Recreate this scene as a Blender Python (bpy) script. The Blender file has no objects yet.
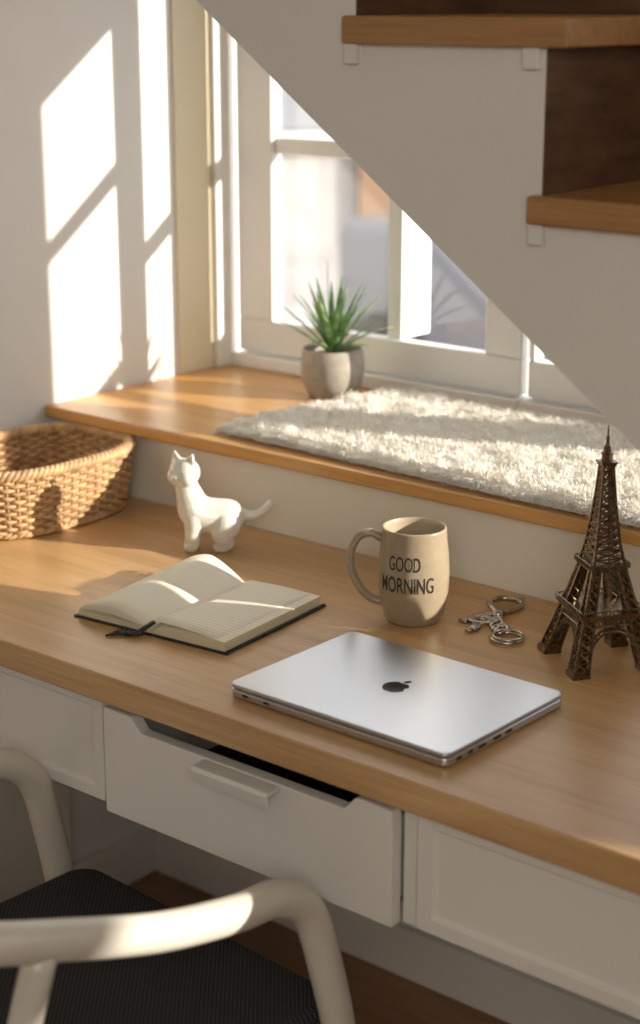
import bpy, bmesh, math, random
from mathutils import Vector, Matrix, noise
random.seed(7)
SC=bpy.context.scene; COL=SC.collection
pi=math.pi
SC.view_settings.view_transform='Standard'
# ---------------------------------------------------------------- materials
def newmat(name):
    m=bpy.data.materials.new(name); m.use_nodes=True
    nt=m.node_tree; b=nt.nodes['Principled BSDF']; return m,nt,b
def L(nt,a,b): nt.links.new(a,b)
def coords(nt,scale=(1,1,1),rot=(0,0,0)):
    tc=nt.nodes.new('ShaderNodeTexCoord'); mp=nt.nodes.new('ShaderNodeMapping')
    mp.inputs['Scale'].default_value=scale; mp.inputs['Rotation'].default_value=rot
    L(nt,tc.outputs['Object'],mp.inputs['Vector']); return mp.outputs['Vector']
def noise_n(nt,vec,scale,detail=4,rough=.55):
    n=nt.nodes.new('ShaderNodeTexNoise'); n.inputs['Scale'].default_value=scale
    n.inputs['Detail'].default_value=detail; n.inputs['Roughness'].default_value=rough
    L(nt,vec,n.inputs['Vector']); return n.outputs['Fac']
def ramp(nt,fac,stops):
    r=nt.nodes.new('ShaderNodeValToRGB'); e=r.color_ramp.elements
    while len(e)<len(stops): e.new(.5)
    for i,(p,c) in enumerate(stops): e[i].position=p; e[i].color=(*c,1)
    L(nt,fac,r.inputs['Fac']); return r.outputs['Color']
def bump(nt,b,h,strength=.2,dist=.001):
    n=nt.nodes.new('ShaderNodeBump'); n.inputs['Strength'].default_value=strength
    n.inputs['Distance'].default_value=dist; L(nt,h,n.inputs['Height']); L(nt,n.outputs['Normal'],b.inputs['Normal'])
def plain(name,col,rough=.5,metal=0,var=.06,nscale=40,bstr=.1,bdist=.0005,coat=0,spec=.5):
    m,nt,b=newmat(name); v=coords(nt); f=noise_n(nt,v,nscale)
    lo=tuple(max(0,c*(1-var)) for c in col); hi=tuple(min(1,c*(1+var)) for c in col)
    L(nt,ramp(nt,f,[(.3,lo),(.7,hi)]),b.inputs['Base Color'])
    b.inputs['Roughness'].default_value=rough; b.inputs['Metallic'].default_value=metal
    b.inputs['Coat Weight'].default_value=coat; b.inputs['Specular IOR Level'].default_value=spec
    if bstr: bump(nt,b,f,bstr,bdist)
    return m
def wood(name,dark,mid,light,rough=.42,sc=(1,1,1),grain=1.0,coat=0.0):
    m,nt,b=newmat(name)
    v=coords(nt,(1.6*sc[0],22*sc[1],22*sc[2]))
    n1=noise_n(nt,v,1.6,5,.6)
    v2=coords(nt,(6*sc[0],260*sc[1],260*sc[2])); n2=noise_n(nt,v2,1.5,3,.6)
    c1=ramp(nt,n1,[(.28,dark),(.5,mid),(.74,light)])
    c2=ramp(nt,n2,[(.35,(.78,.74,.70)),(.6,(1,1,1))])
    mx=nt.nodes.new('ShaderNodeMix'); mx.data_type='RGBA'; mx.blend_type='MULTIPLY'; mx.inputs['Factor'].default_value=.6*grain
    L(nt,c1,mx.inputs[6]); L(nt,c2,mx.inputs[7]); L(nt,mx.outputs[2],b.inputs['Base Color'])
    b.inputs['Roughness'].default_value=rough; b.inputs['Coat Weight'].default_value=coat; b.inputs['Coat Roughness'].default_value=.3
    bump(nt,b,n2,.12,.0004); return m
M={}
M['wall']=plain('wall_paint',(.79,.775,.735),.85,var=.015,nscale=12,bstr=.06)
M['cream']=plain('cream_paint',(.80,.76,.66),.7,var=.02,nscale=12,bstr=.05)
M['reveal']=plain('reveal_cream',(.80,.72,.52),.7,var=.02,nscale=12,bstr=.05)  # cream-yellow tone, warmer than the wall beside it
M['white']=plain('white_lacquer',(.77,.745,.70),.42,var=.012,nscale=9,bstr=.03)
M['winwhite']=plain('window_paint',(.88,.87,.85),.4,var=.01,nscale=9,bstr=.03)
M['desk']=wood('desk_oak',(.49,.285,.12),(.60,.365,.16),(.69,.43,.20),.34,coat=.2)
M['sill']=wood('sill_pine',(.54,.265,.075),(.64,.335,.10),(.72,.40,.14),.34,coat=.2)
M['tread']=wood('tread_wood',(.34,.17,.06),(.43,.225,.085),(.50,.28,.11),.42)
M['riser']=wood('riser_wood_shaded',(.07,.034,.016),(.13,.066,.032),(.18,.095,.048),.5,sc=(1,.35,1.3))  # shade on the stair risers is put into this darker wood colour
M['floor']=wood('floor_wood',(.20,.10,.045),(.30,.155,.07),(.37,.20,.095),.45)
M['dark']=plain('black_leather',(.012,.012,.013),.5,var=.2,nscale=300,bstr=.2)
M['chair']=plain('chair_lacquer',(.66,.615,.53),.28,var=.02,nscale=9,bstr=.03,coat=.3)
M['ceramic']=plain('white_ceramic',(.82,.79,.71),.2,var=.01,nscale=20,bstr=0,coat=.6)
M['mug']=plain('mug_glaze',(.36,.285,.19),.3,var=.06,nscale=150,bstr=.04,coat=.3)
M['mugin']=plain('mug_inside',(.46,.38,.27),.3,var=.03,nscale=60,bstr=.02,coat=.3)
M['ink']=plain('mug_print',(.025,.02,.016),.5,var=.05,bstr=0)
M['alu']=plain('aluminium',(.60,.63,.68),.30,metal=1,var=.01,nscale=600,bstr=.03,bdist=.0001)
M['mirror']=plain('polished_dark_metal',(.05,.05,.055),.12,metal=1,var=.02,bstr=0)
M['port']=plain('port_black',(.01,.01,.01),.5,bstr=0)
M['bronze']=plain('aged_bronze',(.22,.165,.11),.31,metal=1,var=.4,nscale=220,bstr=.4)
M['steel']=plain('antique_steel',(.46,.42,.36),.25,metal=1,var=.2,nscale=200,bstr=.1)
M['eye']=plain('eye_grey',(.12,.10,.08),.4,bstr=0)
M['concrete']=plain('stone_pot',(.40,.355,.30),.85,var=.14,nscale=60,bstr=.4,bdist=.001)
M['soil']=plain('soil',(.05,.03,.02),.95,var=.4,nscale=300,bstr=.8,bdist=.002)
M['wicker']=plain('wicker',(.52,.32,.155),.5,var=.35,nscale=55,bstr=.3)
M['wicker2']=plain('wicker_stake',(.40,.24,.11),.55,var=.3,nscale=60,bstr=.3)
def leafmat():
    m,nt,b=newmat('leaf_green'); v=coords(nt); f=noise_n(nt,v,45,3)
    L(nt,ramp(nt,f,[(.3,(.09,.24,.06)),(.52,(.22,.42,.14)),(.7,(.52,.66,.36))]),b.inputs['Base Color'])
    b.inputs['Roughness'].default_value=.42; return m
M['leaf']=leafmat()
def paper():
    m,nt,b=newmat('paper'); v=coords(nt); f=noise_n(nt,v,30)
    L(nt,ramp(nt,f,[(.3,(.91,.85,.68)),(.7,(.94,.89,.74))]),b.inputs['Base Color']); b.inputs['Roughness'].default_value=.8; return m
M['paper']=paper()
def linedpaper():
    m,nt,b=newmat('lined_paper'); v=coords(nt,(1,1,1))
    w=nt.nodes.new('ShaderNodeTexWave'); w.wave_type='BANDS'; w.bands_direction='Y'; w.inputs['Scale'].default_value=.3142/.0075
    w.inputs['Distortion'].default_value=0; L(nt,v,w.inputs['Vector'])
    L(nt,ramp(nt,w.outputs['Fac'],[(.0,(.72,.67,.56)),(.14,(.93,.88,.73))]),b.inputs['Base Color']); b.inputs['Roughness'].default_value=.8; return m
M['lined']=linedpaper()
def pageedge():
    m,nt,b=newmat('page_edges'); v=coords(nt,(1,1,1800)); f=noise_n(nt,v,1,2)
    L(nt,ramp(nt,f,[(.35,(.58,.48,.30)),(.6,(.86,.76,.54))]),b.inputs['Base Color']); b.inputs['Roughness'].default_value=.85; return m
M['edges']=pageedge()
def fabric():
    m,nt,b=newmat('charcoal_weave'); v=coords(nt)
    ck=nt.nodes.new('ShaderNodeTexChecker'); ck.inputs['Scale'].default_value=330; L(nt,v,ck.inputs['Vector'])
    ck.inputs[1].default_value=(.008,.008,.009,1); ck.inputs[2].default_value=(.05,.05,.052,1)
    L(nt,ck.outputs['Color'],b.inputs['Base Color']); b.inputs['Roughness'].default_value=.95
    bump(nt,b,ck.outputs['Fac'],.6,.001); return m
M['fabric']=fabric()
def wool():
    m,nt,b=newmat('wool'); v=coords(nt); f=noise_n(nt,v,50,4)
    L(nt,ramp(nt,f,[(.3,(.84,.79,.69)),(.65,(.94,.91,.84))]),b.inputs['Base Color']); b.inputs['Roughness'].default_value=.95
    b.inputs['Sheen Weight'].default_value=.3
    bump(nt,b,f,.4,.003); return m
M['wool']=wool()
def glass():
    m=bpy.data.materials.new('window_glass'); m.use_nodes=True; nt=m.node_tree; nt.nodes.clear()
    o=nt.nodes.new('ShaderNodeOutputMaterial'); t=nt.nodes.new('ShaderNodeBsdfTransparent'); g=nt.nodes.new('ShaderNodeBsdfGlossy')
    g.inputs['Roughness'].default_value=.02; x=nt.nodes.new('ShaderNodeMixShader'); x.inputs[0].default_value=.05
    L(nt,t.outputs[0],x.inputs[1]); L(nt,g.outputs[0],x.inputs[2]); L(nt,x.outputs[0],o.inputs[0]); return m
M['glass']=glass()
M['plaster']=plain('facade_plaster',(.40,.38,.365),.9,var=.12,nscale=1.5)
M['facwin']=plain('facade_window',(.25,.26,.28),.4,bstr=0)
M['brown']=plain('door_brown',(.22,.13,.075),.6)
M['pave']=plain('paving',(.46,.43,.41),.9,var=.15,nscale=2)
M['carpaint']=plain('car_paint',(.17,.17,.185),.3,coat=.5)
# ---------------------------------------------------------------- mesh helpers
def addobj(name,verts,faces,mat,smooth=False,mats=None,fm=None):
    me=bpy.data.meshes.new(name); me.from_pydata([tuple(v) for v in verts],[],faces); me.update()
    if mats:
        for mm in mats: me.materials.append(mm)
        for p,i in zip(me.polygons,fm): p.material_index=i
    else: me.materials.append(mat)
    bm=bmesh.new(); bm.from_mesh(me); bmesh.ops.recalc_face_normals(bm,faces=bm.faces); bm.to_mesh(me); bm.free()
    if smooth:
        for p in me.polygons: p.use_smooth=True
    ob=bpy.data.objects.new(name,me); COL.objects.link(ob); return ob
def bevel(ob,w,seg=3,ang=35):
    b=ob.modifiers.new('bevel','BEVEL'); b.width=w; b.segments=seg; b.limit_method='ANGLE'; b.angle_limit=math.radians(ang)
    for p in ob.data.polygons: p.use_smooth=True
    wn=ob.modifiers.new('wn','WEIGHTED_NORMAL'); wn.keep_sharp=True
    return ob
def box(name,x0,x1,y0,y1,z0,z1,mat,bw=0,seg=2):
    v=[(x,y,z) for x in (x0,x1) for y in (y0,y1) for z in (z0,z1)]
    f=[(0,1,3,2),(4,6,7,5),(0,4,5,1),(2,3,7,6),(0,2,6,4),(1,5,7,3)]
    ob=addobj(name,v,f,mat)
    if bw: bevel(ob,bw,seg)
    return ob
def group(name,parts,loc=None):
    e=bpy.data.objects.new(name,None); COL.objects.link(e); e.empty_display_size=.05
    if loc: e.location=loc
    bpy.context.view_layer.update()
    for p in parts:
        p.parent=e
        p.matrix_parent_inverse=e.matrix_world.inverted()
    return e
class MB:
    def __init__(s): s.v=[]; s.f=[]; s.m=[]
    def tube(s,pts,rad,seg=8,closed=False,cap=True,ell=(1,1),mi=0,phase=0):
        pts=[Vector(p) for p in pts]; n=len(pts)
        if not hasattr(rad,'__len__'): rad=[rad]*n
        base=len(s.v)
        def tang(i):
            a=pts[(i-1)%n] if (closed or i>0) else pts[i]; b=pts[(i+1)%n] if (closed or i<n-1) else pts[i]
            t=b-a
            return t.normalized() if t.length>1e-9 else Vector((0,0,1))
        t=tang(0); up=Vector((0,0,1)) if abs(t.z)<.9 else Vector((1,0,0))
        nrm=(up-t*up.dot(t)).normalized()
        for i in range(n):
            t=tang(i); nrm=(nrm-t*nrm.dot(t)); 
            nrm=nrm.normalized() if nrm.length>1e-6 else t.orthogonal().normalized()
            bi=t.cross(nrm)
            for k in range(seg):
                a=2*pi*k/seg+phase
                s.v.append(pts[i]+nrm*math.cos(a)*rad[i]*ell[0]+bi*math.sin(a)*rad[i]*ell[1])
        rows=n if closed else n-1
        for i in range(rows):
            for k in range(seg):
                a=base+i*seg+k; b=base+i*seg+(k+1)%seg; c=base+((i+1)%n)*seg+(k+1)%seg; d=base+((i+1)%n)*seg+k
                s.f.append((a,b,c,d)); s.m.append(mi)
        if cap and not closed:
            s.f.append(tuple(base+k for k in range(seg))[::-1]); s.m.append(mi)
            s.f.append(tuple(base+(n-1)*seg+k for k in range(seg))); s.m.append(mi)
    def box(s,c,h,mi=0,R=None):
        base=len(s.v); c=Vector(c)
        for x in (-1,1):
            for y in (-1,1):
                for z in (-1,1):
                    p=Vector((x*h[0],y*h[1],z*h[2]))
                    if R: p=R@p
                    s.v.append(c+p)
        for q in [(0,1,3,2),(4,6,7,5),(0,4,5,1),(2,3,7,6),(0,2,6,4),(1,5,7,3)]:
            s.f.append(tuple(base+i for i in q)); s.m.append(mi)
    def lathe(s,prof,c=(0,0,0),seg=48,mi=0,closed=False):
        base=len(s.v); n=len(prof)
        for r,z in prof:
            for k in range(seg):
                a=2*pi*k/seg; s.v.append(Vector((c[0]+max(r,1e-5)*math.cos(a),c[1]+max(r,1e-5)*math.sin(a),c[2]+z)))
        for i in range(n-1):
            for k in range(seg):
                s.f.append((base+i*seg+k,base+i*seg+(k+1)%seg,base+(i+1)*seg+(k+1)%seg,base+(i+1)*seg+k)); s.m.append(mi)
    def obj(s,name,mats,smooth=True):
        if not isinstance(mats,(list,tuple)): mats=[mats]
        return addobj(name,s.v,s.f,None,smooth,mats,s.m)
def catmull(P,n=8,closed=False):
    P=[Vector(p) for p in P]; out=[]; N=len(P)
    R=range(N if closed else N-1)
    for i in R:
        p0=P[(i-1)%N] if closed or i>0 else P[0]*2-P[1]; p1=P[i]; p2=P[(i+1)%N]; p3=P[(i+2)%N] if closed or i<N-2 else P[-1]*2-P[-2]
        for k in range(n):
            t=k/n; out.append(.5*((2*p1)+(-p0+p2)*t+(2*p0-5*p1+4*p2-p3)*t*t+(-p0+3*p1-3*p2+p3)*t**3))
    if not closed: out.append(P[-1])
    return out
def extrude_poly(name,pts,y0,y1,mat,bw=0):
    n=len(pts); v=[(x,y0,z) for x,z in pts]+[(x,y1,z) for x,z in pts]
    f=[tuple(range(n)),tuple(range(n,2*n))[::-1]]+[(i,(i+1)%n,n+(i+1)%n,n+i) for i in range(n)]
    ob=addobj(name,v,f,mat)
    if bw: bevel(ob,bw,2)
    return ob
# ---------------------------------------------------------------- room shell
XL=-2.0; YS=1.739; YW=2.155; ZS=.868; D=.75; YO=YW+.09
box('floor',-2.2,3.2,-2.7,2.2,-.1,0,M['floor'])
box('ceiling',-2.2,3.2,-2.7,YO,2.6,2.7,M['wall'])
box('wall_left',XL-.12,XL,-2.7,YO,0,2.6,M['wall'])
box('wall_right',3.0,3.12,-2.7,YO,0,2.6,M['wall'])
box('wall_front',-2.0,3.0,-2.7,-2.58,0,2.6,M['wall'])
box('wall_under_window',XL,3.0,1.95,YO,0,.85,M['wall'])
box('wall_back',XL,3.0,YW,YO,1.74,2.6,M['wall'])
box('wall_bench',XL,3.0,1.759,1.80,.55,.85,M['cream'])
box('baseboard_left',XL,XL+.015,-2.5,1.95,0,.085,M['white'],.003)
box('baseboard_back',XL+.015,3.0,1.935,1.95,0,.085,M['white'],.003)
box('window_sill',XL+.001,3.0,YS,YW+.03,.850,ZS,M['sill'],.003)
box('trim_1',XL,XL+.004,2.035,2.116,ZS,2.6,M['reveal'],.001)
box('trim_2',XL,XL+.014,2.118,YW-.001,ZS,2.6,M['winwhite'],.002)
# windows
def window(name,x0,x1,g0,g1,zt,bars,mulls,gb=.949,md=.045):
    parts=[]; yf0=YW; yf1=YW+.05; zb=ZS
    def bx(n,a,b,c,d,y0=yf0+.008,y1=yf1-.016,bw=.003): parts.append(box(n,a,b,y0,y1,c,d,M['winwhite'],bw))
    bx('frame_bottom',x0,x1,zb,.890,yf0-.008,yf1)
    bx('frame_top',x0,x1,zt+.06,1.74,yf0-.008,yf1)
    bx('sash_bottom',x0+.004,x1-.004,.893,gb)
    bx('sash_top',x0+.004,x1-.004,zt,zt+.06)
    bx('sash_left',x0+.004,g0,gb,zt)
    bx('sash_right',g1,x1-.004,gb,zt)
    for i,z in enumerate(bars): bx('muntin_h_%d'%i,g0,g1,z-.013,z+.013,yf0+.018,yf1-.016,.002)
    for i,x in enumerate(mulls): bx('muntin_v_%d'%i,x-.014,x+.014,gb,zt,yf0+.018,yf1+md,.002)
    parts.append(box('glass',g0-.003,g1+.003,yf0+.024,yf0+.027,gb-.003,zt+.003,M['glass']))
    return group(name,parts)
window('window_1',-1.985,-1.408,-1.905,-1.478,1.69,[1.236],[-1.658])
window('window_2',-1.404,-.865,-1.388,-.915,1.63,[1.41,1.10],[])
box('wall_pier',-.863,-.762,YW,YO,ZS,1.74,M['wall'])  # unseen pier, added to keep sun off the front of the left wall
window('window_3',-.76,.45,-.72,.41,1.63,[1.41],[])
window('window_4',.454,2.6,.49,2.56,1.63,[],[1.5])
box('wall_pier_b',2.602,3.0,YW,YO,ZS,1.74,M['wall'])
# ---------------------------------------------------------------- desk
XD0,XD1=-1.999,-.42
parts=[box('desktop',XD0,XD1,1.23,1.758,.716,D,M['desk'],.003,3)]
YF=1.25
parts.append(box('carcass_bottom',XD0,XD1,YF+.02,1.72,.582,.592,M['white']))
parts.append(box('carcass_back',XD0,XD1,1.71,1.72,.592,.716,M['white']))
for x in (-1.99,-1.357,-.93,-.43): parts.append(box('divider',x-.008,x+.008,YF+.006,1.71,.58,.716,M['white']))
parts.append(box('end_panel',XD1-.02,XD1,1.27,1.74,0,.716,M['white'],.002))
parts.append(box('wall_panel',XD0,XD0+.018,1.55,1.74,0,.582,M['white'],.002))
def shaker(name,x0,x1,z0,z1,y0=YF,inset=.028):
    d=.018
    xs=[x0,x0+inset,x1-inset,x1]; zs=[z0,z0+inset*.8,z1-inset*.8,z1]
    o=[(x0,y0,z0),(x1,y0,z0),(x1,y0,z1),(x0,y0,z1)]
    i1=[(xs[1],y0,zs[1]),(xs[2],y0,zs[1]),(xs[2],y0,zs[2]),(xs[1],y0,zs[2])]
    e=.003
    i2=[(xs[1]+e,y0+.005,zs[1]+e),(xs[2]-e,y0+.005,zs[1]+e),(xs[2]-e,y0+.005,zs[2]-e),(xs[1]+e,y0+.005,zs[2]-e)]
    bk=[(x,y0+d,z) for x,_,z in o]
    v=o+i1+i2+bk; f=[]
    for k in range(4):
        k2=(k+1)%4
        f+= [(k,k2,4+k2,4+k),(4+k,4+k2,8+k2,8+k),(k,12+k,12+k2,k2)]
    f+=[(8,9,10,11),(15,14,13,12)]
    ob=addobj(name,v,f,M['white']); bevel(ob,.0012,2,50); return ob
parts.append(shaker('drawer_front_left',-1.96,-1.362,.582,.712,inset=.018))
parts.append(shaker('drawer_front_right',-.918,-.44,.582,.712,inset=.020))
sc=[(-1.350,.578),(-.941,.578),(-.941,.706),(-.985,.706)]
for t in range(0,6): sc.append((-.985-.020*t/5, .706-.016*(.5-.5*math.cos(pi*t/5))))
for t in range(0,6): sc.append((-1.288-.020*t/5, .690+.016*(.5-.5*math.cos(pi*t/5))))
sc+=[(-1.350,.706)]
parts.append(extrude_poly('drawer_front_middle',sc,YF-.010,YF+.006,M['white'],.0015))
for x0,x1 in ((-1.345,-1.335),(-.958,-.948)): parts.append(box('drawer_side',x0,x1,YF+.006,1.66,.60,.69,M['white']))
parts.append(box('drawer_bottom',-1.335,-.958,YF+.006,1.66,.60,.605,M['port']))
pl=[(YF-.010,.6885),(YF-.030,.6875),(YF-.033,.684),(YF-.031,.671),(YF-.0285,.671),(YF-.029,.683),(YF-.010,.6845)]
n=len(pl); v=[(-1.194,y,z) for y,z in pl]+[(-1.086,y,z) for y,z in pl]
parts.append(bevel(addobj('drawer_pull',v,[tuple(range(n)),tuple(range(n,2*n))[::-1]]+[(i,(i+1)%n,n+(i+1)%n,n+i) for i in range(n)],M['white']),.0008,2))
group('desk',parts)
# ---------------------------------------------------------------- staircase
Y0,Y1=1.46,1.733
def R(k): return -.936-.233*k
def T(k): return 1.283+.167*k
th=.028; line=lambda x:1.045-.7204*(x+.813)
pts=[(.637,.001),(.928,.001)]
for k in range(-7,5): pts+= [(R(k-1),T(k)-th),(R(k),T(k)-th)]
pts+=[(R(4),T(5)-th),(-1.99,T(5)-th),(-1.99,line(-1.99))]
st=[extrude_poly('stringer',pts,Y0,Y0+.022,M['wall'])]
sk=[(.637,.001),(.95,.001),(.95,.30),(-1.99,line(-1.99)+.50),(-1.99,line(-1.99))]
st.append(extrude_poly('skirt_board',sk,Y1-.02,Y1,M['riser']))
und=[(.637,.001),(.667,.001),(-1.99,line(-1.99)+.022),(-1.99,line(-1.99))]
st.append(extrude_poly('soffit',und,Y0+.022,Y1-.02,M['wall']))
for k in range(-7,6):
    xl=max(R(k)-.010,-1.99)
    st.append(box('tread_%d'%(k+8),xl,R(k-1)+.030,Y0-.012,Y1-.021,T(k)-th,T(k),M['tread'],.003,2))
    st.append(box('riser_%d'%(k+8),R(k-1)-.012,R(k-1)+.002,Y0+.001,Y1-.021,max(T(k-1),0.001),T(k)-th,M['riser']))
    if k<5:
        st.append(box('bracket_%d'%(k+8),xl+.001,xl+.017,Y0-.008,Y0+.002,T(k)-th-.020,T(k)-th,M['wall'],.001))
        st.append(box('bracket_b%d'%(k+8),R(k-1)-.022,R(k-1)-.004,Y0-.008,Y0+.002,T(k)-th-.020,T(k)-th,M['wall'],.001))
group('staircase',st)
# ---------------------------------------------------------------- laptop
def rrect(w,h,r,n=8):
    p=[]
    for cx,cy,a0 in ((w/2-r,h/2-r,0),(-w/2+r,h/2-r,90),(-w/2+r,-h/2+r,180),(w/2-r,-h/2+r,270)):
        for k in range(n+1):
            a=math.radians(a0+90*k/n); p.append((cx+r*math.cos(a),cy+r*math.sin(a)))
    return p
def slab(name,w,h,r,z0,z1,mat,bw):
    p=rrect(w,h,r); n=len(p); v=[(x,y,z0) for x,y in p]+[(x,y,z1) for x,y in p]
    ob=addobj(name,v,[tuple(range(n))[::-1],tuple(range(n,2*n))]+[(i,(i+1)%n,n+(i+1)%n,n+i) for i in range(n)],mat)
    return bevel(ob,bw,3,40)
lp=[slab('base',.290,.210,.011,.0015,.0105,M['alu'],.0022),slab('seam',.286,.206,.010,.0100,.0118,M['port'],.0001),slab('lid',.290,.210,.011,.0112,.0162,M['alu'],.0016)]
m=MB()
for y,w in ((-.085,.008),(-.066,.008),(-.046,.013),(-.020,.013),(.0,.012)): m.box((.1449,y,.0066),(.0004,w/2,.0016))
for x in (-.12,-.09): m.box((x,-.1049,.0066),(.004,.0004,.0012))
lp.append(m.obj('ports',M['port'],False))
m=MB()
for x in (-.13,.13):
    for y in (-.09,.09): m.lathe([(0,0),(.006,0),(.006,.002),(0,.002)],(x,y,0),16)
lp.append(m.obj('feet',M['port'],False))
def logo():
    pts=[]
    N=90
    for k in range(N):
        a=2*pi*k/N
        x=math.sin(a); y=math.cos(a)
        r=1.0-.16*math.exp(-((a if a<pi else a-2*pi)/.28)**2)-.07*math.exp(-((a-pi)/.22)**2)
        px=r*x*1.0*(1-.10*(y<0)*(-y)); py=r*y*1.02
        bx,by,br=1.22,.12,.46
        if (px-bx)**2+(py-by)**2<br*br:
            d=Vector((px-bx,py-by)).normalized()*br; px,py=bx+d.x,by+d.y
        pts.append((px,py))
    s=.0145
    v=[(x*s,y*s,.01625) for x,y in pts]; n=len(v); v2=[(a,b,c+.0003) for a,b,c in v]
    f=[tuple(range(n)),tuple(range(n,2*n))[::-1]]+[(i,(i+1)%n,n+(i+1)%n,n+i) for i in range(n)]
    b=len(v)*2; lf=[]
    for k in range(20):
        t=k/20*2*pi; u=math.sin(t)*.17; w=math.cos(t)*.36
        u*= (1-abs(math.cos(t))**2*.2)
        lx=.12+w*.45+u*.8; ly=1.32+w*.85-u*.5; lf.append((lx*s,ly*s,.0163))
    v=v+v2+lf+[(a,b_,c+.0003) for a,b_,c in lf]
    f+=[tuple(range(b,b+20)),tuple(range(b+20,b+40))[::-1]]+[(b+i,b+(i+1)%20,b+20+(i+1)%20,b+20+i) for i in range(20)]
    return addobj('fruit_logo',v,f,M['mirror'])
lp.append(logo())
g=group('laptop',lp); g.location=(-1.044,1.378,D); g.rotation_euler=(0,0,math.radians(-.5))
# ---------------------------------------------------------------- mug
mc=Vector((-1.184,1.596,D)); MH=.115
def mr(z):
    z=z*.108/MH
    P=[(0,.0315),(.004,.0345),(.015,.0385),(.035,.0418),(.055,.0428),(.075,.0418),(.095,.0395),(.108,.0385)]
    for (a,ra),(b,rb) in zip(P,P[1:]):
        if z<=b+1e-9:
            t=(z-a)/(b-a); t=t*t*(3-2*t)*.3+t*.7; return ra+(rb-ra)*t
    return P[-1][1]
m=MB()
outer=[(0,.002),(.026,.002),(.0285,0)]+[(mr(z),z) for z in [i*MH/40 for i in range(41)]]
rim=[(.0380,MH+.0015),(.0368,MH+.0018),(.0358,MH+.001)]
m.lathe(outer+rim,seg=72,mi=0)
inner=[(.0358,MH+.001)]+[(mr(z)-.0032,z) for z in [MH-(MH-.008)*i/20 for i in range(21)]]+[(.02,.005),(0,.005)]
m.lathe(inner,seg=72,mi=1)
body=m.obj('body',[M['mug'],M['mugin']])
hd=Vector((-.80,-.60,0)).normalized()
hp=[hd*.038+Vector((0,0,.101)),hd*.052+Vector((0,0,.108)),hd*.067+Vector((0,0,.102)),hd*.0755+Vector((0,0,.083)),hd*.074+Vector((0,0,.060)),hd*.064+Vector((0,0,.039)),hd*.050+Vector((0,0,.026)),hd*.036+Vector((0,0,.022))]
m=MB(); hpts=catmull(hp,8); m.tube(hpts,[.0052]*len(hpts),14,ell=(1.0,1.25)); handle=m.obj('handle',M['mug'])
mp=[body,handle]
def wraptext(body_,zc,h,width,ang0,slant=0):
    c=bpy.data.curves.new('t','FONT'); c.body=body_; c.size=1; c.align_x='CENTER'; c.resolution_u=6; c.offset=.004
    ob=bpy.data.objects.new('t',c); COL.objects.link(ob); bpy.context.view_layer.update()
    me=bpy.data.meshes.new_from_object(ob.evaluated_get(bpy.context.evaluated_depsgraph_get())); bpy.data.objects.remove(ob)
    xs=[v.co.x for v in me.vertices]; ys=[v.co.y for v in me.vertices]
    w=max(xs)-min(xs); cx=(max(xs)+min(xs))/2; hh=max(ys)-min(ys); y0=min(ys)
    bm=bmesh.new(); bm.from_mesh(me); bmesh.ops.triangulate(bm,faces=bm.faces)
    bmesh.ops.subdivide_edges(bm,edges=[e for e in bm.edges if e.calc_length()>.15],cuts=2)
    for v in bm.verts:
        x=(v.co.x-cx)/w*width; z=zc+((v.co.y-y0)/hh-.5)*h+slant*x; r=mr(z)+.0005; a=ang0+x/.0425
        v.co=Vector((r*math.cos(a),r*math.sin(a),z))
    bm.to_mesh(me); bm.free(); me.materials.clear(); me.materials.append(M['ink'])
    o=bpy.data.objects.new('print_'+body_.lower(),me); COL.objects.link(o); return o
ca=math.atan2(-mc.y,-mc.x)-.22
mp+= [wraptext('GOOD',.081,.0175,.040,ca-.06),wraptext('MORNING',.055,.0195,.068,ca)]
g=group('coffee_mug',mp); g.location=mc
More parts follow.
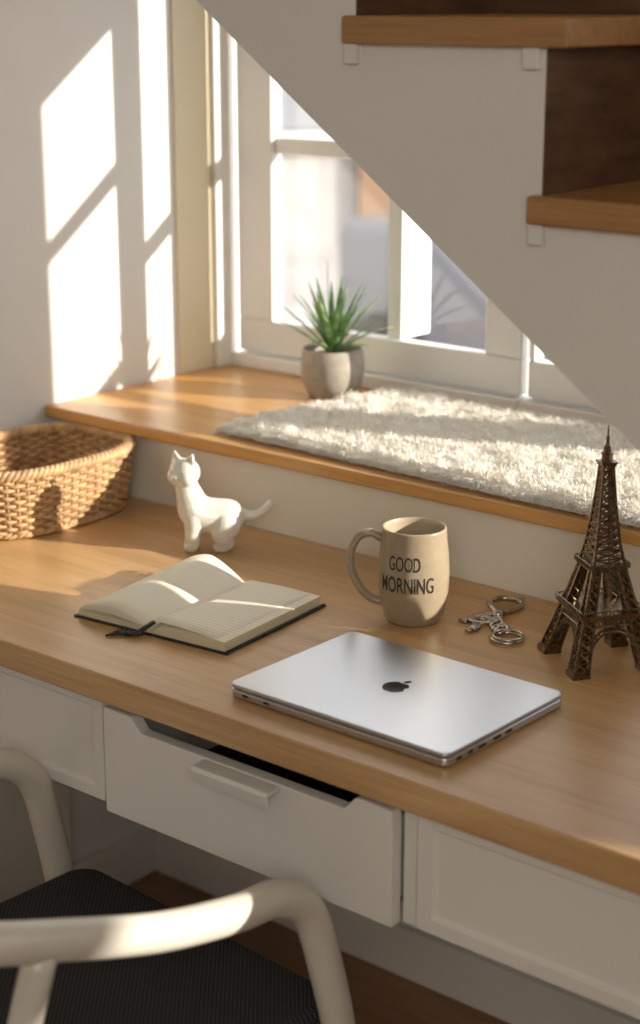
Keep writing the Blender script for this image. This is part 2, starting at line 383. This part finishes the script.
# ---------------------------------------------------------------- notebook
def notebook():
    hw,hl=.113,.097; parts=[]
    parts.append(box('cover',-hw-.003,hw+.004,-hl-.004,hl+.004,0,.0022,M['dark'],.001))
    def block(name,prof_top,prof_bot,mat_top,skew=0):
        n=len(prof_top); v=[]; f=[]; fm=[]
        for y in (-hl,hl):
            for x,z in prof_top: v.append((x,y,z))
            for x,z in prof_bot: v.append((x,y,z))
        o=2*n
        for i in range(n-1):
            f.append((i,i+1,o+i+1,o+i)); fm.append(0)
            f.append((n+i,o+n+i,o+n+i+1,n+i+1)); fm.append(1)
            f.append((i,n+i,n+i+1,i+1)); fm.append(1)
            f.append((o+i,o+i+1,o+n+i+1,o+n+i)); fm.append(1)
        f.append((0,o,o+n,n)); fm.append(1); f.append((n-1,2*n-1,o+2*n-1,o+n-1)); fm.append(1)
        return addobj(name,v,f,None,False,[mat_top,M['edges']],fm)
    N=24
    top=[];bot=[]
    for i in range(N+1):
        t=i/N; x=.0005+t*(hw-.003)
        top.append((x,.0035+.0100*math.sin(min(1,t*3.2)*pi/2)+.0015*math.sin(t*pi))); bot.append((x,.0022))
    parts.append(block('pages_right',top,bot,M['lined']))
    top=[];bot=[]
    for i in range(N+1):
        t=i/N; x=-.0005-t*(hw-.003)
        top.append((x,.0035+.0045*math.sin(min(1,t*3.2)*pi/2))); bot.append((x,.0022))
    parts.append(block('pages_left',top,bot,M['paper']))
    for q,(hgt,ww) in enumerate([(.032,.105),(.026,.108),(.019,.110),(.013,.111)]):
        v=[];f=[];NY=8
        for i in range(N+1):
            t=i/N; x=-t*ww; z=.006+hgt*math.sin(t*pi*.72)
            z-= max(0,t-.55)*hgt*.8
            for j in range(NY+1):
                s=j/NY; v.append((x,-hl+.001+s*(2*hl-.002),max(.0085,.0085+(z-.0085)*(.5+.5*s))))
        for i in range(N):
            for j in range(NY):
                a=i*(NY+1)+j; f.append((a,a+1,a+NY+2,a+NY+1))
        ob=addobj('leaf_%d'%q,v,f,M['paper'],True); so=ob.modifiers.new('s','SOLIDIFY'); so.thickness=.0003; parts.append(ob)
    v=[];f=[]
    for i in range(9):
        for j in range(9):
            s=i/8; t=j/8; v.append((.004+s*.094,-hl+.001+t*(2*hl-.002),.0142+.0015*math.sin(s*pi)+.009*max(0,(1-s))*max(0,.5-t)))
    for i in range(8):
        for j in range(8): a=i*9+j; f.append((a,a+1,a+10,a+9))
    ob=addobj('top_page',v,f,M['lined'],True); so=ob.modifiers.new('s','SOLIDIFY'); so.thickness=.0003; parts.append(ob)
    m=MB()
    m.tube(catmull([(-.002,-hl+.01,.012),(-.002,-hl-.004,.010),(-.008,-hl-.012,.0045),(-.014,-hl-.018,.0035),(-.020,-hl-.021,.0035)],6),.0030,8,ell=(.7,1.2))
    for k in range(6):
        m.tube(catmull([(-.020,-hl-.021,.0030),(-.027,-hl-.027+.003*k,.0030),(-.037,-hl-.036+.0070*k,.0020)],4),.0014,6)
    m.tube([(-.010+.009*math.cos(a),-hl-.015+.006*math.sin(a),.005) for a in [2*pi*i/16 for i in range(16)]],.0019,6,closed=True)
    parts.append(m.obj('ribbon_tassel',M['dark']))
    m=MB()
    m.tube(catmull([(hw+.001,-hl-.003,.003),(hw+.004,0,.004),(hw+.001,hl+.003,.003)],4),.0012,6)
    parts.append(m.obj('elastic_band',M['dark']))
    return group('open_notebook',parts)
nb=notebook(); nb.location=(-1.398,1.451,D); nb.rotation_euler=(0,0,math.radians(5.5))
# ---------------------------------------------------------------- cat figurine
def cat():
    m=MB()
    def ball(p,r):
        base=len(m.v); p=Vector(p); S=16;Rr=11
        for i in range(1,Rr):
            for k in range(S):
                th_=pi*i/Rr; a=2*pi*k/S
                m.v.append(p+Vector((math.sin(th_)*math.cos(a),math.sin(th_)*math.sin(a),math.cos(th_)))*r)
        t=len(m.v); m.v.append(p+Vector((0,0,r))); m.v.append(p-Vector((0,0,r)))
        for i in range(Rr-2):
            for k in range(S): m.f.append((base+i*S+k,base+(i+1)*S+k,base+(i+1)*S+(k+1)%S,base+i*S+(k+1)%S)); m.m.append(0)
        for k in range(S):
            m.f.append((t,base+k,base+(k+1)%S)); m.m.append(0)
            m.f.append((t+1,base+(Rr-2)*S+(k+1)%S,base+(Rr-2)*S+k)); m.m.append(0)
    def seg(p0,r0,p1,r1,dens=.25):
        p0=Vector(p0);p1=Vector(p1); n=max(2,int((p1-p0).length/(min(r0,r1)*dens))+1)
        for i in range(n+1):
            t=i/n; ball(p0.lerp(p1,t),r0+(r1-r0)*t)
    def chain(L_):
        P_=catmull([a for a,_ in L_],4) if len(L_)>2 else [Vector(a) for a,_ in L_]
        rr=[b for _,b in L_]; n=len(P_)-1; k=len(rr)-1
        rad=[]
        for i in range(n+1):
            u=i/n*k; j=min(k-1,int(u)); t=u-j; t=t*t*(3-2*t); rad.append(rr[j]+(rr[j+1]-rr[j])*t)
        for i in range(n): seg(P_[i],rad[i],P_[i+1],rad[i+1])
    chain([((-.026,0,.042),.0250),((-.010,0,.044),.0242),((.006,0,.047),.0238),((.016,0,.054),.0232),((.021,0,.068),.0190),((.025,0,.081),.0162),((.028,0,.090),.0152)])
    Hc=Vector((.030,0,.1020)); Rz=Matrix.Rotation(math.radians(52),3,'Z')
    h=lambda x,y,z: Hc+Rz@Vector((x,y,z))
    seg(h(-.003,.004,.001),.0178,h(-.003,-.004,.001),.0178)
    seg(h(.003,.0095,-.005),.0122,h(.003,-.0095,-.005),.0122)
    seg(h(.009,.0035,-.0075),.0080,h(.009,-.0035,-.0075),.0080)
    ball(h(.0155,0,-.0035),.0034)
    for s in (-1,1):
        tip=h(-.001,s*.0155,.0262)
        for q in range(8):
            u=q/7; b=h(-.001,s*(.0040+.0135*u),.0135-.0065*u); seg(b,.0038,tip,.0019,.5)
    for s in (-1,1):
        chain([((.016,s*.010,.043),.0150),((.018,s*.0108,.026),.0118),((.0185,s*.0108,.010),.0098),((.023,s*.0108,.0075),.0085)])
        chain([((-.026,s*.011,.036),.0205),((-.021,s*.013,.025),.0170),((-.026,s*.0125,.016),.0122),((-.023,s*.0120,.009),.0096),((-.015,s*.0120,.0075),.0085)])
    tl=catmull([(-.042,0,.050),(-.052,0,.045),(-.063,.0,.045),(-.075,.0,.051),(-.083,.0,.059)],8)
    for i in range(len(tl)-1): seg(tl[i],.0078-.0024*i/len(tl),tl[i+1],.0078-.0024*(i+1)/len(tl))
    ball((-.0835,0,.0595),.0058)
    ob=m.obj('body',M['ceramic'])
    r=ob.modifiers.new('r','REMESH'); r.mode='VOXEL'; r.voxel_size=.0010; r.use_smooth_shade=True
    s=ob.modifiers.new('s','SMOOTH'); s.factor=.7; s.iterations=12
    e=MB()
    for sd in (-1,1): e.lathe([(0,-.0012),(.0017,0),(0,.0012)],tuple(h(.0132,sd*.0085,.0030)),10)
    e.lathe([(0,-.0010),(.0016,0),(0,.0010)],tuple(h(.0176,0,-.0038)),10)
    return group('cat_figurine',[ob,e.obj('eyes_and_nose',M['eye'])])
ct=cat(); ct.location=(-1.563,1.638,D+.0003); ct.rotation_euler=(0,0,math.atan2(-.66,-.75)); ct.scale=(1.02,1.02,1.05)
# ---------------------------------------------------------------- wicker basket
def basket():
    A,B,H=.106,.146,.088
    def P(th_,z,off=0,ex=2.9):
        s=.90+.10*(z/H)**.8 if z>0 else .90
        x=math.copysign(abs(math.cos(th_))**(2/ex),math.cos(th_))*(A*s+off); y=math.copysign(abs(math.sin(th_))**(2/ex),math.sin(th_))*(B*s+off)
        return Vector((x,y,z))
    K=720; tab=[P(2*pi*i/K,H) for i in range(K+1)]; cum=[0]
    for i in range(K): cum.append(cum[-1]+(tab[i+1]-tab[i]).length)
    import bisect
    def th_of(u):
        s=(u%1)*cum[-1]; i=min(K-1,bisect.bisect(cum,s)-1); t=(s-cum[i])/(cum[i+1]-cum[i]+1e-12); return 2*pi*(i+t)/K
    m=MB(); N=56; rows=15
    for j in range(rows):
        z=.004+j*(H-.008)/(rows-1)
        pts=[P(th_of(i/(N*4)),z+.0006*math.sin(i*1.7+j),.0034*math.cos(2*pi*(i/(N*4))*N/2+pi*j)) for i in range(N*4)]
        m.tube(pts,.0032,6,closed=True,mi=0)
    for k in range(N):
        th_=th_of((k+.0)/N); m.tube([P(th_,z) for z in (.001,.03,.06,H)],.0024,6,mi=1)
    for q in range(3):
        pts=[]
        for i in range(360):
            u=i/360; th_=th_of(u); a=2*pi*u*34+q*2*pi/3
            b=P(th_,H,0); o=P(th_,H,.01)-b; o=o.normalized()
            pts.append(b+o*(.0046*math.cos(a))+Vector((0,0,.004+.0046*math.sin(a))))
        m.tube(pts,.0044,6,closed=True,mi=0)
    for q in range(2):
        pts=[]
        for i in range(300):
            u=i/300; a=2*pi*u*40+q*pi; b=P(th_of(u),0,0); o=(P(th_of(u),0,.01)-b).normalized()
            pts.append(b+o*(.002+.0025*math.cos(a))+Vector((0,0,.0055+.0022*math.sin(a))))
        m.tube(pts,.0030,6,closed=True,mi=0)
    for j in range(1,14):
        s=j/14; pts=[]
        for i in range(120):
            p=P(th_of(i/120),0)*s; p.z=.004+.0015*math.cos(i*pi/2+j*pi); pts.append(p)
        m.tube(pts,.0035,5,closed=True,mi=0)
    for s in (1,-1):
        for dz in (0,.0065,.013):
            pts=catmull([P(s*pi/2-.42,H-.004,.003),P(s*pi/2-.30,H+.004+dz*.6,.008),P(s*pi/2,H+.008+dz,.011),P(s*pi/2+.30,H+.004+dz*.6,.008),P(s*pi/2+.42,H-.004,.003)],6)
            m.tube(pts,.0036,7,mi=0)
    return m.obj('wicker_basket',[M['wicker'],M['wicker2']])
bk=basket(); bk.location=(-1.874,1.601,D+.0005)
# ---------------------------------------------------------------- keys
def keyset():
    m=MB(); z=.002
    def ring(cx,cy,r,w,zz=z,e=1.0,rot=0,tilt=0):
        m.tube([(cx+r*math.cos(a)*math.cos(rot)-r*e*math.sin(a)*math.sin(rot),cy+r*math.cos(a)*math.sin(rot)+r*e*math.sin(a)*math.cos(rot),zz+w+tilt*math.cos(a)) for a in [2*pi*i/28 for i in range(28)]],w,8,closed=True)
    ring(.022,-.060,.0185,.0024,.001); ring(.023,-.059,.0176,.0019,.0045)
    m.tube(catmull([(-.004,.020,.004),(-.017,.036,.005),(-.022,.056,.006),(-.009,.070,.006),(.011,.066,.006),(.016,.050,.005),(.007,.032,.004),(-.004,.020,.004)],6),.0040,9)
    m.tube([(-.003,.020,.004),(-.006,.008,.004)],[.0066,.0066],10)
    m.box((.014,.060,.008),(.0035,.007,.003))
    ring(-.007,.002,.0092,.0025,.002,.9,.6)
    ring(-.004,-.009,.0078,.0023,.003,.7,.2,.002); ring(.001,-.019,.0078,.0023,.002,.7,.9,.002); ring(.006,-.029,.0080,.0023,.002,.7,.4,.002); ring(.011,-.040,.0084,.0023,.003,.7,1.0,.002)
    def key(cx,cy,ang,L_=.045,zz=.004):
        c,s=math.cos(ang),math.sin(ang); T_=lambda x,y,h=0:(cx+x*c-y*s,cy+x*s+y*c,zz+h)
        m.tube([T_(.0125*math.cos(a),.0115*math.sin(a)) for a in [2*pi*i/22 for i in range(22)]],.0040,7,closed=True,ell=(.5,1.3))
        Rm=Matrix.Rotation(ang,3,'Z')
        m.box(T_(.010+L_/2,0),(L_/2,.0040,.0016),R=Rm)
        for i in range(3): m.box(T_(.022+i*.0066,.0054),(.0025,.0025+.0010*(i%2),.0015),R=Rm)
    key(-.020,-.008,math.radians(-98),.034); key(-.014,.010,math.radians(-140),.030,.002)
    return m.obj('key_ring',M['steel'])
ky=keyset(); ky.location=(-1.098,1.653,D); ky.rotation_euler=(0,0,math.radians(22)); ky.scale=(1.0,)*3
# ---------------------------------------------------------------- tower figurine
def tower():
    m=MB(); tb=lambda a,b,r: m.tube([a,b],r,4,phase=pi/4)
    KP=[(0,.0500),(.018,.0450),(.040,.0385),(.062,.0330),(.085,.0265),(.115,.0190),(.14,.0140),(.17,.0102),(.20,.0074),(.228,.0054)]
    def w(z):
        for (a,ra),(b,rb) in zip(KP,KP[1:]):
            if z<=b: return ra+(rb-ra)*(z-a)/(b-a)
        return KP[-1][1]
    def lw(z): return .0165-(.0165-.0085)*min(1,z/.115)
    r=.00165
    zs=[.006,.017,.028,.039,.050,.060]; zs2=[.066,.076,.086,.095,.104,.112]
    for sx in (-1,1):
        for sy in (-1,1):
            def c(z,a,b):
                ww=w(z); l=lw(z); return Vector((sx*(ww-a*l),sy*(ww-b*l),z))
            for ZS_ in (zs,zs2):
                for z0,z1 in zip(ZS_,ZS_[1:]):
                    cor=[(0,0),(1,0),(1,1),(0,1)]
                    for i,(a,b) in enumerate(cor):
                        a2,b2=cor[(i+1)%4]
                        tb(c(z0,a,b),c(z1,a,b),r*1.25)
                        tb(c(z0,a,b),c(z1,a2,b2),r*.75); tb(c(z0,a2,b2),c(z1,a,b),r*.75); tb(c(z1,a,b),c(z1,a2,b2),r*.8)
                    tb(c(z0,.5,.5),c(z1,.5,.5),r*1.9)
            ww=.050; m.box((sx*(ww-.0085),sy*(ww-.0085),.003),(.0105,.0105,.003)); m.box((sx*(ww-.0088),sy*(ww-.0088),.0075),(.0092,.0092,.0018))
    for ax in range(4):
        Rm=Matrix.Rotation(ax*pi/2,3,'Z')
        for rr,zt in ((.0,.047),(.0045,.052)):
            pts=[]
            for i in range(19):
                a=pi*i/18; x=math.cos(a)*(.0300+rr*.6); z=.010+(zt-.010)*math.sin(a)**.9 if 0<i<18 else .010
                pts.append(Rm@Vector((x,-w(z)+.001,z)))
            m.tube(pts,.0015,5)
        for i in range(1,18,1):
            a=pi*i/18
            z0=.010+.037*math.sin(a)**.9; z1=.010+.042*math.sin(a)**.9
            m.tube([Rm@Vector((math.cos(a)*.030,-w(z0)+.001,z0)),Rm@Vector((math.cos(a)*.0327,-w(z1)+.001,z1))],.0009,4)
        zz0,zz1=.052,.061
        for i in range(10):
            x0=-.0225+i*.0045; x1=x0+.0045; y=-w(.057)
            m.tube([Rm@Vector((x0,y,zz0)),Rm@Vector((x1,y,zz1))],.0008,4); m.tube([Rm@Vector((x1,y,zz0)),Rm@Vector((x0,y,zz1))],.0008,4)
        m.tube([Rm@Vector((-.024,-w(.053),.053)),Rm@Vector((.024,-w(.053),.053))],.0010,4)
        for z,ww in ((.0715,.0375),(.1205,.0230)):
            m.tube([Rm@Vector((-ww,-ww,z)),Rm@Vector((ww,-ww,z))],.0008,4)
            for i in range(17): x=-ww+i*2*ww/16; m.tube([Rm@Vector((x,-ww,z-.006)),Rm@Vector((x,-ww,z))],.0006,4)
    for z,ww,h in ((.0625,.0355,.0022),(.0655,.0375,.0012),(.1135,.0215,.0018),(.1162,.0230,.0010),(.229,.0080,.0014),(.2315,.0092,.0010)): m.box((0,0,z),(ww,ww,h))
    zs3=[.116+ (.228-.116)*i/13 for i in range(14)]
    for z0,z1 in zip(zs3,zs3[1:]):
        for i in range(4):
            a=[(-1,-1),(1,-1),(1,1),(-1,1)][i]; b=[(-1,-1),(1,-1),(1,1),(-1,1)][(i+1)%4]
            p=lambda q,z: Vector((q[0]*w(z),q[1]*w(z),z))
            tb(p(a,z0),p(a,z1),r*1.25); tb(p(a,z0),p(b,z1),r*.7); tb(p(b,z0),p(a,z1),r*.7); tb(p(a,z1),p(b,z1),r*.7)
            mid0=(p(a,z0)+p(b,z0))/2; mid1=(p(a,z1)+p(b,z1))/2; tb(mid0,mid1,r*.6)
    m.lathe([(0,.232),(.0062,.232),(.0062,.240),(.0072,.2405),(.0072,.242),(.0045,.2425),(.0045,.248),(.0025,.251),(.0018,.256),(.0024,.258),(.0012,.261),(.0008,.272),(0,.273)],seg=16)
    return m.obj('tower_figurine',M['bronze'],False)
tw=tower(); tw.location=(-.942,1.620,D); tw.rotation_euler=(0,0,math.radians(-35)); tw.scale=(1.0,1.0,1.0)
# ---------------------------------------------------------------- potted plant
def plant():
    m=MB()
    m.lathe([(0,0),(.028,0),(.037,.004),(.046,.022),(.0495,.042),(.0490,.060),(.0465,.076),(.045,.078),(.043,.076),(.044,.064),(.02,.064),(0,.064)],seg=56)
    pot=m.obj('pot',M['concrete'])
    s=MB(); s.lathe([(.0435,.065),(.03,.068),(.012,.070),(0,.070)],seg=32); soil=s.obj('soil',M['soil'])
    v=[];f=[]
    def leaf(az,elev,L_,wid,curl,z0):
        base=len(v); n=9; d=Vector((math.cos(az),math.sin(az),0)); side=Vector((-math.sin(az),math.cos(az),0)); p=d*.004+Vector((0,0,z0)); e=elev
        for i in range(n+1):
            t=i/n; ww=wid*(.55+.9*t-1.45*t**2.2) if t<.97 else .0002
            ww=max(ww,.0002); t3=(d*math.cos(e)+Vector((0,0,math.sin(e))))
            v.extend([p-side*ww+Vector((0,0,ww*.5)),p,p+side*ww+Vector((0,0,ww*.5))])
            p=p+t3*(L_/n); e-=curl/n
        for i in range(n):
            a=base+i*3; f.extend([(a,a+1,a+4,a+3),(a+1,a+2,a+5,a+4)])
    rnd=random.Random(3)
    for i in range(34):
        t=i/33; az=i*2.39996+rnd.uniform(-.2,.2); leaf(az,math.radians(84-54*(1-t)+rnd.uniform(-7,7)),.064+.038*rnd.random()+.036*t,.0056+.0016*rnd.random(),math.radians(rnd.uniform(-5,40)*(1.1-t)),.067+.014*t)
    lf=addobj('leaves',v,f,M['leaf'],True); so=lf.modifiers.new('s','SOLIDIFY'); so.thickness=.0007
    return group('potted_succulent',[pot,soil,lf])
pp=plant(); pp.location=(-1.6975,2.068,ZS)
# ---------------------------------------------------------------- fluffy rug
def rug():
    X1=-.55; rnd=random.Random(5); Yb=2.118
    yf=lambda x: 1.780-.028*(x+1.672)/.7
    x0f=lambda y: -1.672+.044*(y-1.78)/.33
    nx,ny=300,110; v=[];f=[]
    def hgt(x,y):
        ex=min(x-x0f(y),X1-x,y-yf(x),Yb-y); e=max(0,min(1,ex/.018)); e=math.sqrt(1-(1-e)**2)
        return .002+e*(.015+.005*noise.noise(Vector((x*24,y*24,0)))+.005*noise.noise(Vector((x*80,y*80,3))))
    for i in range(nx+1):
        for j in range(ny+1):
            s=i/nx; x=-1.672+(X1+1.672)*s; y0=yf(x); y=y0+(Yb-y0)*j/ny; x=x0f(y)+(X1-x0f(y))*s
            oy=.004*noise.noise(Vector((x*40,5,0))) if j==0 else 0
            v.append((x,y+oy,ZS+hgt(x,y)))
    for i in range(nx):
        for j in range(ny):
            a=i*(ny+1)+j; f.append((a,a+ny+1,a+ny+2,a+1))
    base=addobj('backing',v,f,M['wool'],True)
    v=[];f=[]
    for k in range(90000):
        y=rnd.uniform(1.755,Yb); x=rnd.uniform(x0f(y),X1)
        if k<12000:
            if k%3: y=yf(x)+rnd.uniform(0,.007)
            else: x=x0f(y)+rnd.uniform(0,.007)
        if y<yf(x): continue
        z=ZS+hgt(x,y)-.002; clump=noise.noise_vector(Vector((x*50,y*50,0)))
        d=Vector((clump.x*1.4+rnd.uniform(-.6,.6),clump.y*1.4+rnd.uniform(-.6,.6),.6)); 
        if y-yf(x)<.008: d+=Vector((0,-1.0,-.5))
        if x-x0f(y)<.008: d+=Vector((-1.0,0,-.5))
        d.normalize(); L_=rnd.uniform(.007,.015); w_=rnd.uniform(.0003,.0007); a=rnd.uniform(0,pi); s=Vector((math.cos(a),math.sin(a),0))*w_
        p0=Vector((x,y,z)); c=Vector((rnd.uniform(-1,1),rnd.uniform(-1,1),-.5))*.003
        p1=p0+d*L_*.55+c*-.6; p2=p0+d*L_+c
        for p in (p0,p1,p2): p.z=max(p.z,ZS+.0008)
        b=len(v); v.extend([p0-s,p0+s,p1-s*.9,p1+s*.9,p2]); f.extend([(b,b+1,b+3,b+2),(b+2,b+3,b+4)])
    me=bpy.data.meshes.new('pile'); me.from_pydata([tuple(q) for q in v],[],f); me.materials.append(M['wool'])
    pl=bpy.data.objects.new('pile',me); COL.objects.link(pl)
    return group('fluffy_rug',[base,pl])
rug()
# ---------------------------------------------------------------- chair
def chair():
    parts=[]; m=MB()
    right=[(.240,.130,0.002),(.236,.110,.25),(.232,.086,.42),(.228,.066,.52),(.225,.042,.594),(.226,-.002,.627),(.230,-.06,.636),(.235,-.16,.660),(.235,-.27,.698),(.228,-.36,.729),(.200,-.44,.757),(.13,-.505,.778),(.0,-.53,.785)]
    left=[(-x,y,z) for x,y,z in right[:-1]][::-1]
    pts=catmull(right+left,8)
    rad=[.0125+.0048*min(1,max(0,(p.z-.0)/.5)) for p in pts]
    m.tube(pts,rad,18,ell=(1.0,1.1)); parts.append(m.obj('arm_rail_and_front_legs',M['chair']))
    m=MB()
    for s in (-1,1):
        m.tube(catmull([(s*.234,-.290,.695),(s*.224,-.312,.60),(s*.213,-.345,.45),(s*.222,-.39,.2),(s*.232,-.43,.002)],6),[.015]*25,14)
    parts.append(m.obj('back_legs',M['chair']))
    m=MB()
    for i in range(7):
        x=-.15+.05*i; m.tube([(x,-.39,.455),(x*1.05,-.53+.11*abs(x/.15)**2*.35,.775)],.007,10)
    parts.append(m.obj('back_spindles',M['chair']))
    m=MB()
    m.tube([(-.230,.088,.40),(.230,.088,.40)],.013,10); m.tube([(-.210,-.352,.42),(.210,-.352,.42)],.013,10)
    for s in (-1,1): m.tube([(s*.230,.088,.40),(s*.210,-.352,.42)],.013,10)
    parts.append(m.obj('seat_rails',M['chair']))
    def pad(name,z0,z1,w0,yb,yf,r,mat,bw):
        p=rrect(w0,yf-yb,r); n=len(p); v=[(x*(1+.06*y/(yf-yb)),y+(yf+yb)/2,z) for z in (z0,z1) for x,y in p]
        ob=addobj(name,v,[tuple(range(n))[::-1],tuple(range(n,2*n))]+[(i,(i+1)%n,n+(i+1)%n,n+i) for i in range(n)],mat); return bevel(ob,bw,5,40)
    parts.append(pad('seat_frame',.395,.425,.42,-.40,.105,.03,M['chair'],.006))
    parts.append(pad('seat_cushion',.426,.468,.418,-.395,.110,.035,M['fabric'],.014))
    return group('armchair',parts)
ch=chair(); ch.location=(-1.234,1.163,0.0); ch.rotation_euler=(0,0,math.radians(-4))
# ---------------------------------------------------------------- outside
box('ground_outside',-30,14,2.6,34,-.35,-.30,M['pave'])
def outside():
    m=MB()
    Rm=Matrix.Rotation(math.radians(55),3,'Z'); o=Vector((-8.2,9.8,0)); f=lambda x,y,z:o+Rm@Vector((x,y,z))
    m.box(f(0,.5,3),(9,.5,3.4),0,Rm)
    for i in range(-6,7):
        for zz in (1.3,4.2):
            m.box(f(i*1.45,-.02,zz),(.42,.03,.75),1,Rm)
            m.box(f(i*1.45,-.06,zz-.82),(.52,.08,.05),3,Rm)
    m.box(f(.7,-.04,.55),(.40,.05,.9),2,Rm); m.box(f(-3.2,-.04,.55),(.45,.05,.9),2,Rm)
    return m.obj('building',[M['plaster'],M['facwin'],M['brown'],M['winwhite']],False)
outside()
m=MB(); m.box((-3.9,6.2,.25),(.9,.35,.30),0); m.box((-3.95,6.2,.65),(.5,.30,.16),1)
cb=m.obj('car_body',[M['carpaint'],M['facwin']],False); bevel(cb,.06,3)
m=MB()
for x in (-4.5,-3.3):
    for y in (5.84,6.44): m.tube([(x,y,-.06),(x,y+.12,-.06)],.24,20)
group('parked_car',[cb,m.obj('wheels',[M['port']],False)])
# ---------------------------------------------------------------- light
sd=Vector((-1,-.423,-.317)).normalized()
s=bpy.data.lights.new('sun','SUN'); s.energy=8.5; s.angle=math.radians(.7); s.color=(1,.93,.81)
so=bpy.data.objects.new('sun',s); COL.objects.link(so); so.rotation_euler=sd.to_track_quat('-Z','Y').to_euler(); so.location=(4,5,4)
def area(name,loc,tgt,sz,e,col):
    a=bpy.data.lights.new(name,'AREA'); a.shape='RECTANGLE'; a.size=sz[0]; a.size_y=sz[1]; a.energy=e; a.color=col
    o=bpy.data.objects.new(name,a); COL.objects.link(o); o.location=loc; o.rotation_euler=(Vector(tgt)-Vector(loc)).to_track_quat('-Z','Y').to_euler(); return o
area('room_fill',(1.0,-1.2,2.5),(-1.2,1.5,.75),(1.8,1.8),49,(1,.93,.83))  # added soft fill from behind the camera, not an actual lamp
w=bpy.data.worlds.new('world'); SC.world=w; w.use_nodes=True; bg=w.node_tree.nodes['Background']; bg.inputs['Color'].default_value=(.94,.96,1.0,1); bg.inputs['Strength'].default_value=1.9
# ---------------------------------------------------------------- camera
f=1750.; p=math.atan(517/f); A=math.radians(50.2)
fw=Vector((-math.cos(A)*math.cos(p),math.sin(A)*math.cos(p),-math.sin(p)))
c=bpy.data.cameras.new('camera'); c.sensor_fit='VERTICAL'; c.sensor_height=36; c.lens=f/1024*36; c.clip_start=.02
co=bpy.data.objects.new('camera',c); COL.objects.link(co); co.location=(0,0,1.47); co.rotation_euler=fw.to_track_quat('-Z','Y').to_euler()
c.dof.use_dof=True; c.dof.focus_distance=2.03; c.dof.aperture_fstop=3.6
SC.camera=co
